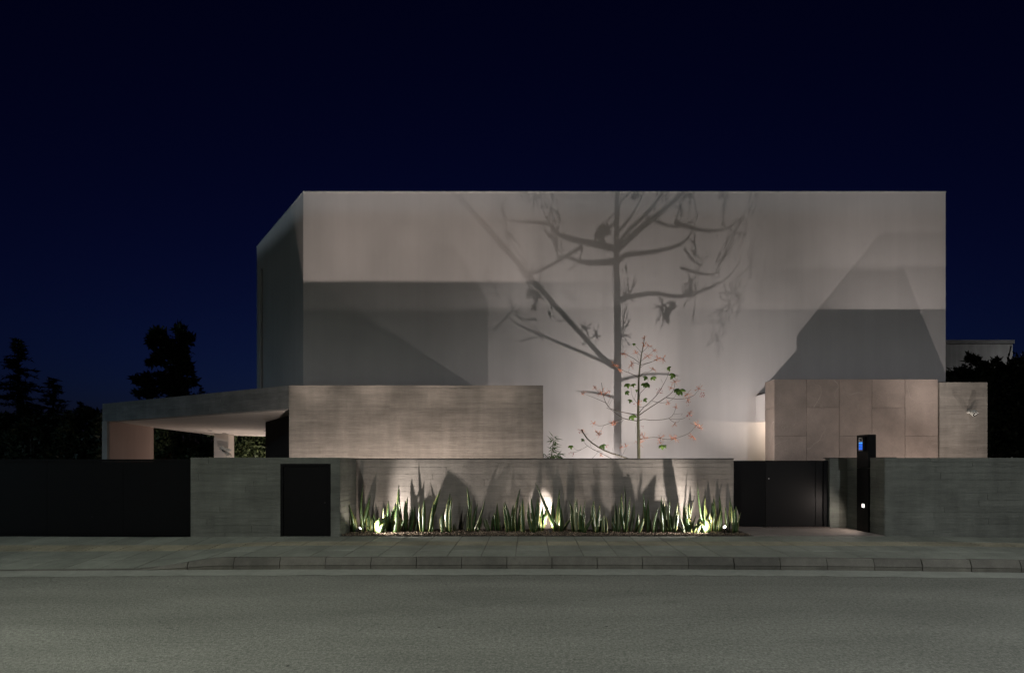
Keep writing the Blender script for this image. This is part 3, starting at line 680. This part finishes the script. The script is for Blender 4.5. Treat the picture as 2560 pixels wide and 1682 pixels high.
for ci, c in enumerate(clumps):
    mx = sum(l_[0] for l_ in c)/len(c); by = sum(l_[1] for l_ in c)/len(c)
    Dc = min(11.85, max(11.42, 11.62 - (by-1325)*.05 + r.uniform(-.14,.14)))
    if abs(XD(mx,Dc)-p1.x) < .22: Dc = 11.66
    if abs(XD(mx,Dc)-p3.x) < .2: Dc = 11.66
    if abs(XD(mx,Dc)-p2.x) < .16: Dc = 11.76
    t_ = empty('snake_plant', (XD(mx,Dc),Dc,.265), 'green snake plant clump, %s from the left along the planter wall' % ORD[ci], 'plant', 'snake plants in the planting bed')
    for (bx,by,tx,ty,wd,kk) in c:
        D = Dc + r.uniform(-.07,.07); Dt = D + r.uniform(-.08,.10)
        tip = P(tx,ty,Dt); base = Vector((XD(bx,D),D,.258))
        ln = (tip-base).length
        bend = Vector((r.uniform(-.05,.05), r.uniform(-.05,.05), 0))*ln
        if abs(tip.x-base.x) > .6*(tip.z-base.z): bend += Vector((0,0,.10*ln))
        m_ = MB(); ed = []
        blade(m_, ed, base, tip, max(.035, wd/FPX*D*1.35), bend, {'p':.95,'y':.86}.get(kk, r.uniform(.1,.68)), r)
        m_.build('leaf', M['snake'], t_, True, ed)

for (pp_, sg, lb) in ((p1,1,'low broad snake plant tuft right beside the left glowing lamp'),(p3,-1,'low broad snake plant tuft just left of the right glowing lamp')):
    t_ = empty('snake_plant', (pp_.x+sg*.24,pp_.y+.15,.265), lb, 'plant', 'snake plants in the planting bed')
    for (dx,dy,zt,lean,wd) in ((.30,.19,.57,.04,.085),(.38,.18,.50,.10,.075),(.46,.24,.60,-.03,.07),(.66,.27,.62,.08,.08)):
        m_ = MB(); ed = []; b0 = Vector((pp_.x+sg*dx,pp_.y+dy,.258))
        blade(m_, ed, b0, b0+Vector((sg*lean,.02,zt-.258)), wd*1.7, (0,0,0), r.uniform(.1,.6), r, 9); m_.build('leaf', M['snake'], t_, True, ed)
# =================================================================== YOUNG TREE
DT = 13.40
def T(px, py, D=DT): return P(1340+px*.25577, 780+py*.25577, D)
tr = empty('young_tree', (T(1005,1430).x,DT,-.85), 'slim young tree with bare branches, few lobed leaves and coral flower stalks', 'tree')
r = random.Random(8)
tb = T(1005,1430); 
trunk = [Vector((tb.x+.01,DT,-.95)), Vector((tb.x,DT,.4)), tb, T(1003,1260), T(1000,1100), T(1000,900), T(1003,760), T(1005,640), T(1015,540), T(1030,420), T(1050,330), T(1063,230)]
part('trunk', M['bark'], tr, lambda m: m.tube(trunk, [.05,.045,.041,.039,.034,.029,.025,.021,.018,.014,.010,.006], 9), smooth=True)
BR = [
 ("1005,640 930,600 850,572 790,530 765,505", .010), ("1010,640 1050,590 1100,590 1130,565 1145,545", .009),
 ("1015,515 985,500 950,497 930,505", .007), ("1013,500 960,455 900,425 860,400 840,395", .009),
 ("1015,520 1080,500 1150,480 1210,450 1260,455", .009), ("1018,545 1060,510 1130,490 1175,465", .007),
 ("1025,480 1090,430 1150,375", .007), ("1035,395 1080,355 1108,310", .007), ("1030,395 985,345 958,318", .006), ("1025,430 985,385 960,375", .005),
 ("1000,1005 880,985 740,955 690,905 660,830 640,690", .015), ("690,890 580,840 470,800", .008), ("655,800 600,775 570,740", .006),
 ("995,1065 870,1045 800,1005 740,955 690,935", .014), ("850,1040 760,1070 660,1110 600,1112 565,1090", .008), ("660,1110 640,1150 610,1190", .005), ("855,1050 830,1080 770,1085", .006),
 ("1005,1010 1080,955 1190,885 1290,820 1345,770 1360,690", .016), ("1000,1000 1040,940 1130,865 1200,790 1250,700 1290,620 1310,540", .012),
 ("1270,835 1360,850 1450,850 1540,820 1585,765 1605,745", .009), ("1135,870 1220,888 1290,880 1350,840 1385,780", .007), ("1002,930 1060,925 1110,900 1140,875", .007),
 ("1010,1060 1050,1045 1140,1060 1290,1045 1340,1010 1370,930", .012), ("1300,1045 1400,1050 1460,1035 1510,990", .007), ("1310,1050 1350,1080 1390,1078 1405,1055", .006), ("1350,1000 1390,995 1420,990", .005),
 ("1010,1240 1080,1230 1170,1220 1270,1245 1330,1242 1440,1210 1510,1175 1560,1110", .012), ("1215,1235 1216,1255 1216,1275", .005),
 ("1003,1530 940,1462 890,1428 820,1405 740,1380 640,1340 520,1260 460,1180 445,1145", .022), ("1003,1560 870,1490 740,1430 630,1375 500,1310 460,1255", .013),
 ("500,1310 440,1345 390,1350 360,1310", .006), ("440,1345 400,1365 340,1375", .005), ("830,1420 860,1370 890,1310", .006), ("550,1430 590,1385 615,1355", .006),
 ("640,1362 560,1350 530,1310 540,1260 585,1230", .005), ("740,1378 748,1345 755,1320", .004), ("470,1200 490,1190 510,1185", .004),
 ("1008,900 1015,790 1040,770 1090,710 1100,650", .007), ("1016,790 1035,780 1075,735", .004), ("990,890 940,830 925,720", .006), ("960,860 980,790 990,775", .004),
 ("990,1060 970,1150 990,1240", .004), ("1015,1150 1022,1250", .004), ("905,590 910,560 912,545", .004), ("1020,500 990,440 985,385", .004), ("700,900 715,860 745,800", .005), ("710,920 730,880 748,850", .004), ("1235,690 1225,660 1218,650", .004),
 ("1480,850 1500,890 1490,900", .004), ("1420,1005 1430,990 1425,985", .004), ("1200,1220 1215,1190 1225,1170", .003), ("1003,1620 1100,1560 1200,1520 1300,1500", .012), ("1003,1700 900,1640 780,1600", .012)]
BR = [(a_, b_ if a_.endswith('445,1145') else b_*.85) for a_, b_ in BR]
LOW = [13.42,13.48,13.45,13.37,13.28,13.17,13.09,13.11,13.13]      # the low left limb leans towards the lamp
for s_, r0 in BR:
    pts = [tuple(map(float, a.split(','))) for a in s_.split()]; k = len(pts); dy = r.uniform(-.12,.12)
    near = abs(pts[0][0]-1005) < 32
    v = []
    for i, (a, b_) in enumerate(pts):
        tt = i/(k-1)
        v.append(T(a, b_, LOW[i] if k == 9 else DT + (dy*tt if near else dy*.3+.05*tt)))
    # smooth the run
    for _ in range(1):
        w_ = [v[0]]
        for a, b_ in zip(v[:-1], v[1:]): w_ += [a.lerp(b_,.25), a.lerp(b_,.75)]
        v = w_ + [v[-1]]
    part('branch', M['twig'], tr, lambda m: m.tube(v, [r0*(1-(.35 if pts[-1] == (445,1145) else .70)*i/(len(v)-1)) for i in range(len(v))], 6), smooth=True)
def lobed_leaf(m, c, size, r, tone):
    """three lobed drooping leaf with a little thickness"""
    roll = r.uniform(-.7,.7)
    for a1 in (-.8,0,.8):
        a0 = a1+roll+r.uniform(-.15,.15); L = size*(1.0 if a1 == 0 else .8)*r.uniform(.8,1.15); dirv = Vector((math.sin(a0), r.uniform(-.3,.3), -math.cos(a0))); s = Vector((math.cos(a0), r.uniform(-.4,.4), math.sin(a0)))
        nrm = Vector((0,-.006,.002)); p = [c, c+dirv*L*.35+s*L*.26, c+dirv*L*.7+s*L*.2, c+dirv*L, c+dirv*L*.7-s*L*.2, c+dirv*L*.35-s*L*.26]
        mid = c+dirv*L*.5+nrm*2
        bk = c+dirv*L*.5-nrm
        m.add(p+[mid,bk], [(i,(i+1)%6,6) for i in range(6)]+[((i+1)%6,i,7) for i in range(6)], tone)
for a, b_, s in ((1080,635,.09),(1135,640,.10),(1062,700,.11),(1100,705,.10),(895,705,.10),(945,708,.08),(880,780,.09),(925,862,.07),(1055,855,.08),(930,1015,.13),(960,312,.05),(1290,545,.09),(1350,610,.11),(1372,755,.13),(1405,765,.12),(650,1300,.09),(340,1310,.08),(1225,1305,.11),(1250,1312,.08),(460,1245,.06),(985,765,.05),(635,1310,.07)):
    part('leaf', M['leaf'], tr, lambda m: lobed_leaf(m, T(a,b_-8,DT-.06+r.uniform(-.1,.1)), s*1.45, r, r.uniform(.1,1)))
def spray(m, c, size, r, n):
    for i in range(n):
        a = r.uniform(0,6.28); e = r.uniform(-1.0,1.2); d = Vector((math.cos(a)*math.cos(e), math.sin(a)*math.cos(e)*.7, math.sin(e)))
        L = size*r.uniform(.45,1.0); mid = c+d*L*.5+Vector((0,0,r.uniform(-.02,.02)))
        m.tube([c, mid, c+d*L], [.0040,.0034,.0024], 3, r.random())
        if r.random() < .5:
            d2 = (d+Vector((r.uniform(-.8,.8),r.uniform(-.5,.5),r.uniform(-.6,.8)))).normalized(); m.tube([mid, mid+d2*L*.5], [.0032,.0022], 3, r.random())
SP = "1060,255 1105,335 1165,375 1190,445 1240,460 860,405 940,500 930,525 1145,552 975,395 760,515 820,570 570,735 640,785 690,790 460,800 560,1088 740,1083 775,1085 600,1182 840,1320 880,1305 1010,1243 1005,1290 1055,1222 1215,1228 1215,1278 1335,1240 1365,1240 1565,1105 1605,1130 1535,1215 1355,1095 1370,922 1500,1000 1360,682 1320,735 1590,750 1480,800 1485,860 1090,430 1175,470 1060,330 640,1400 610,1190 450,1160 1000,890 1290,880"
for q_ in SP.split():
    a, b_ = map(float, q_.split(','))
    part('flower_spray', M['flower'], tr, lambda m: spray(m, T(a,b_,DT+r.uniform(-.12,.12)), r.uniform(.09,.18), r, 12))
def berries(m, c, r, n, sp):
    for i in range(n):
        p = c+Vector((r.uniform(-sp,sp),r.uniform(-sp,sp)*.6,r.uniform(-sp,sp))); s = r.uniform(.007,.012)
        m.tube([p-Vector((0,0,s)), p-Vector((0,0,s*.5)), p+Vector((0,0,s*.5)), p+Vector((0,0,s))], [s*.3,s,s,s*.3], 6, r.random())
for a, b_, n_, sp in ((1200,765,14,.09),(1625,805,14,.06),(1500,1030,6,.06),(440,1165,5,.08),(345,1385,5,.06),(1040,1125,4,.04),(965,905,4,.03),(690,1310,5,.04),(1490,895,4,.05),(700,790,4,.07)):
    part('berry_cluster', M['berry'], tr, lambda m: berries(m, T(a,b_), r, n_, sp), smooth=True)

# =================================================================== BAMBOO beside the garage
def slim_leaf(m, c, d, L, wd, tone):
    d = d.normalized(); s = d.cross(Vector((.2,.9,.3))).normalized()*wd; up = Vector((0,0,.003))
    m.add([c, c+d*L*.4+s, c+d*L, c+d*L*.4-s, c+d*L*.4+up*2, c+d*L*.4-up], [(0,1,4),(1,2,4),(2,3,4),(3,0,4),(1,0,5),(2,1,5),(3,2,5),(0,3,5)], tone)
bb = empty('bamboo', (.75,13.9,.2), 'small clump of dark green bamboo at the end of the garage wall', 'plant')
for k in range(13):
    bx, by = .36+r.uniform(-.1,.28), 14.0+r.uniform(-.1,.3); h = r.uniform(1.75,2.25) if k < 4 else r.uniform(1.45,1.85)
    tx = bx + r.uniform(-.05,.30) + (.22 if k >= 4 else 0)
    top = Vector((tx,by-.1,.22+h))
    part('cane', M['bark'], bb, lambda m: m.tube([(bx,by,.2),((bx+tx)/2-.03,by,.22+h*.6),top], [.012,.009,.004], 6))
    def fo(m):
        for i in range(46):
            t = r.uniform(.62,1.02); c = Vector((bx+(tx-bx)*t*t, by-.1*t, .22+h*t))
            slim_leaf(m, c, Vector((r.uniform(-.5,1.0),r.uniform(-.5,.5),r.uniform(-.9,.25))), r.uniform(.12,.28), .011, r.random())
    part('foliage', M['bamboo'], bb, fo)

# =================================================================== BACKGROUND TREES
def conifer(name, x, D, top, halfw, label, seed, group, n_br=150, mat='conifer', base=.2):
    rg = np.random.default_rng(seed); H = top-base
    t = empty(name, (x,D,base), label, 'tree', group)
    part('trunk', M['trunk'], t, lambda m: m.tube([(x,D,base-.1),(x,D,base+H*.5),(x,D,top)], [.05*halfw+.06,.03*halfw+.04,.01], 7))
    V_, F_2, tn = [], [], []
    for i in range(n_br):
        f = (i/n_br)**.9; f = min(.995, f+rg.uniform(-.01,.01)); z = base + H*(.10+.90*f)
        L = halfw*(1-f)**.85*rg.uniform(.65,1.12)+.08; a = rg.uniform(0,6.283)
        d = np.array([math.cos(a), math.sin(a), rg.uniform(-.08,.22)])
        ns = max(5, int(L*9))
        for j in range(ns):
            tt = (j+rg.random())/ns; c = np.array([x,D,z]) + d*L*tt + np.array([0,0,-.18*L*tt*tt])
            for q in range(5):
                o = rg.normal(0,1,3)*np.array([.13,.13,.06])*(.4+L*.35); u = d + rg.normal(0,.55,3); u /= np.linalg.norm(u)
                s_ = np.cross(u, rg.normal(0,1,3)); s_ /= np.linalg.norm(s_)+1e-6
                ln = rg.uniform(.12,.30)*(.6+.25*halfw); b0 = len(V_); p = c+o
                V_ += [tuple(p-s_*ln*.16), tuple(p+s_*ln*.16), tuple(p+u*ln)]; F_2.append((b0,b0+1,b0+2)); tn.append(rg.random())
    m_ = MB(); m_.v, m_.f, m_.t = V_, F_2, tn; m_.build('crown', M[mat], t)
    return t
def broad(name, x, D, base, blobs, label, seed, group, n, size, trunk_r=.14, mat='conifer'):
    rg = np.random.default_rng(seed)
    t = empty(name, (x,D,base), label, 'tree', group)
    zt = max(b_[1] for b_ in blobs)
    part('trunk', M['trunk'], t, lambda m: m.tube([(x,D,base-.1),(x+.1,D,base+(zt-base)*.5),(x,D,zt)], [trunk_r,trunk_r*.7,.03], 8))
    V_, F_2, tn = [], [], []; tot = sum(b_[2]*b_[3] for b_ in blobs)
    for (bx, bz, rx, rz) in blobs:
        limb = MB(); limb.tube([(x,D,base+(bz-base)*.55),((x+bx)/2,D,base+(bz-base)*.8),(bx,D,bz)], [trunk_r*.4,trunk_r*.25,.02], 6); limb.build('limb', M['trunk'], t)
        k = int(n*rx*rz/tot); by = D + rg.uniform(-.3,.3)
        sub = rg.normal(0,1,(max(5,k//120),3)); sub /= np.linalg.norm(sub,axis=1)[:,None]; sub *= rg.uniform(.35,1,(len(sub),1))
        for i in range(k):
            s0 = sub[rg.integers(len(sub))]; q = s0 + rg.normal(0,.15,3)
            c = np.array([bx,by,bz]) + q*np.array([rx,rx,rz]); u = q + rg.normal(0,.8,3) + np.array([0,0,.3]); u /= np.linalg.norm(u)
            s_ = np.cross(u, rg.normal(0,1,3)); s_ /= np.linalg.norm(s_)+1e-6; ln = size*rg.uniform(.6,1.3); b0 = len(V_)
            V_ += [tuple(c-s_*ln*.3), tuple(c+s_*ln*.3), tuple(c+u*ln)]; F_2.append((b0,b0+1,b0+2)); tn.append(rg.random())
    m_ = MB(); m_.v, m_.f, m_.t = V_, F_2, tn; m_.build('crown', M[mat], t)
    return t
GT = 'dark trees beyond the drive'
def Z(py, D): return EYE-(py-VY)/FPX*D
conifer('conifer', XD(46,40), 40, Z(846,40), 2.9, 'tall dark conifer with tiered branches at the left edge', 1, GT)
conifer('conifer', XD(133,42), 42, Z(945,42), 2.5, 'shorter dark conifer second from the left edge', 2, GT, 120)
conifer('conifer', XD(200,44), 44, Z(1003,44), 1.6, 'small conifer tip rising just left of the carport roof', 3, GT, 80)
conifer('conifer', XD(503,40), 40, Z(962,40), 1.0, 'small conifer tip right behind the bushy dark pine', 4, GT, 60)
D0 = 35
bl = [(-900,0,0,0)]
bl = [(390,845,30,34),(430,838,34,34),(465,862,26,44),(440,890,42,40),(410,905,28,26),(345,945,24,12),(372,960,40,14),(400,940,34,12),(385,985,50,18),(440,950,44,46),(472,930,22,40),(455,1000,50,24),(345,990,22,10)]
broad('pine_tree', XD(448,D0), D0, .2, [(XD(a,D0),Z(b_,D0),c/FPX*D0,d/FPX*D0) for a,b_,c,d in bl], 'bushy dark pine rising behind the carport roof', 5, GT, 9000, .30, .17)
hz_ = [(-40,1010,50),(20,1022,46),(75,1028,40),(130,1024,44),(185,1026,40),(232,1022,34),(262,1030,30)]
HL = ['leftmost dark cypress of the hedge row','second dark cypress from the left in the hedge row','third dark cypress from the left in the hedge row','middle dark cypress of the hedge row','third last dark cypress of the hedge row before the carport','second last dark cypress of the hedge row before the carport','last dark cypress of the hedge row touching the carport']
for i, (a, ty, wv) in enumerate(hz_):
    D1 = 31 + (i%2)*1.2; zt = Z(ty,D1); wd = wv/FPX*D1
    broad('cypress', XD(a,D1), D1, .2, [(XD(a,D1),zt-.9,wd,.9),(XD(a+10,D1),zt-2.0,wd*1.15,1.5),(XD(a-8,D1),zt-3.2,wd*1.2,1.4)], HL[i], 20+i, 'hedge row of dark cypresses', 4200, .26, .1)
# greenery seen through the carport
for i, (a, ty, D1, wd, lb) in enumerate(((600,1086,31.5,1.3,'green cypress lit behind the carport column'),(652,1088,32.2,1.3,'green cypress lit at the back of the carport beside the dark wall'),(430,1060,33,1.6,'dark leafy tree seen through the carport between pier and column'),(500,1070,34,1.5,'dark leafy tree just left of the carport column'))):
    zt = Z(ty,D1)+.9
    broad('cypress', XD(a,D1), D1, .2, [(XD(a,D1),zt-.6,wd,1.0),(XD(a,D1)+.2,zt-1.8,wd*1.1,1.3),(XD(a,D1)-.2,zt-3.0,wd*1.1,1.2)], lb, 60+i, 'trees behind the carport', 5200, .22, .1, 'cypress')
# right: big dark tree and the far building
D2 = 24
bl = [(2436,905,26,30),(2490,915,24,26),(2400,945,30,26),(2440,960,60,50),(2500,960,60,46),(2550,940,50,50),(2420,1040,60,80),(2500,1050,80,90),(2580,1030,80,90),(2385,1020,26,60),(2400,1115,50,46),(2470,1120,60,46),(2545,1115,70,46),(2620,1110,60,60)]
broad('evergreen_tree', XD(2490,D2), D2, .2, [(XD(a,D2),Z(b_,D2),c/FPX*D2,d/FPX*D2) for a,b_,c,d in bl], 'large dark evergreen tree behind the concrete wall end at right', 7, 'trees at the right', 30000, .20, .2)
D3 = 32; fx0, fx1, fz = XD(2330,D3), XD(2532,D3), Z(850,D3)
t_ = empty('neighbour_house', ((fx0+fx1)/2,D3,.2), 'weathered grey flat-roofed building beyond the dark tree', 'building')
part('wall', M['plaster_grey'], t_, lambda m: m.box(fx0,fx1,D3,D3+8,.2,fz-.22))
part('parapet', M['concrete_dark'], t_, lambda m: m.box(fx0-.05,fx1+.06,D3-.06,D3+8.05,fz-.22,fz))
part('cable', M['black'], t_, lambda m: m.tube([(fx1-.1,D3-.03,fz-.3),(fx1-.9,D3-.03,fz-4)], .02, 5))
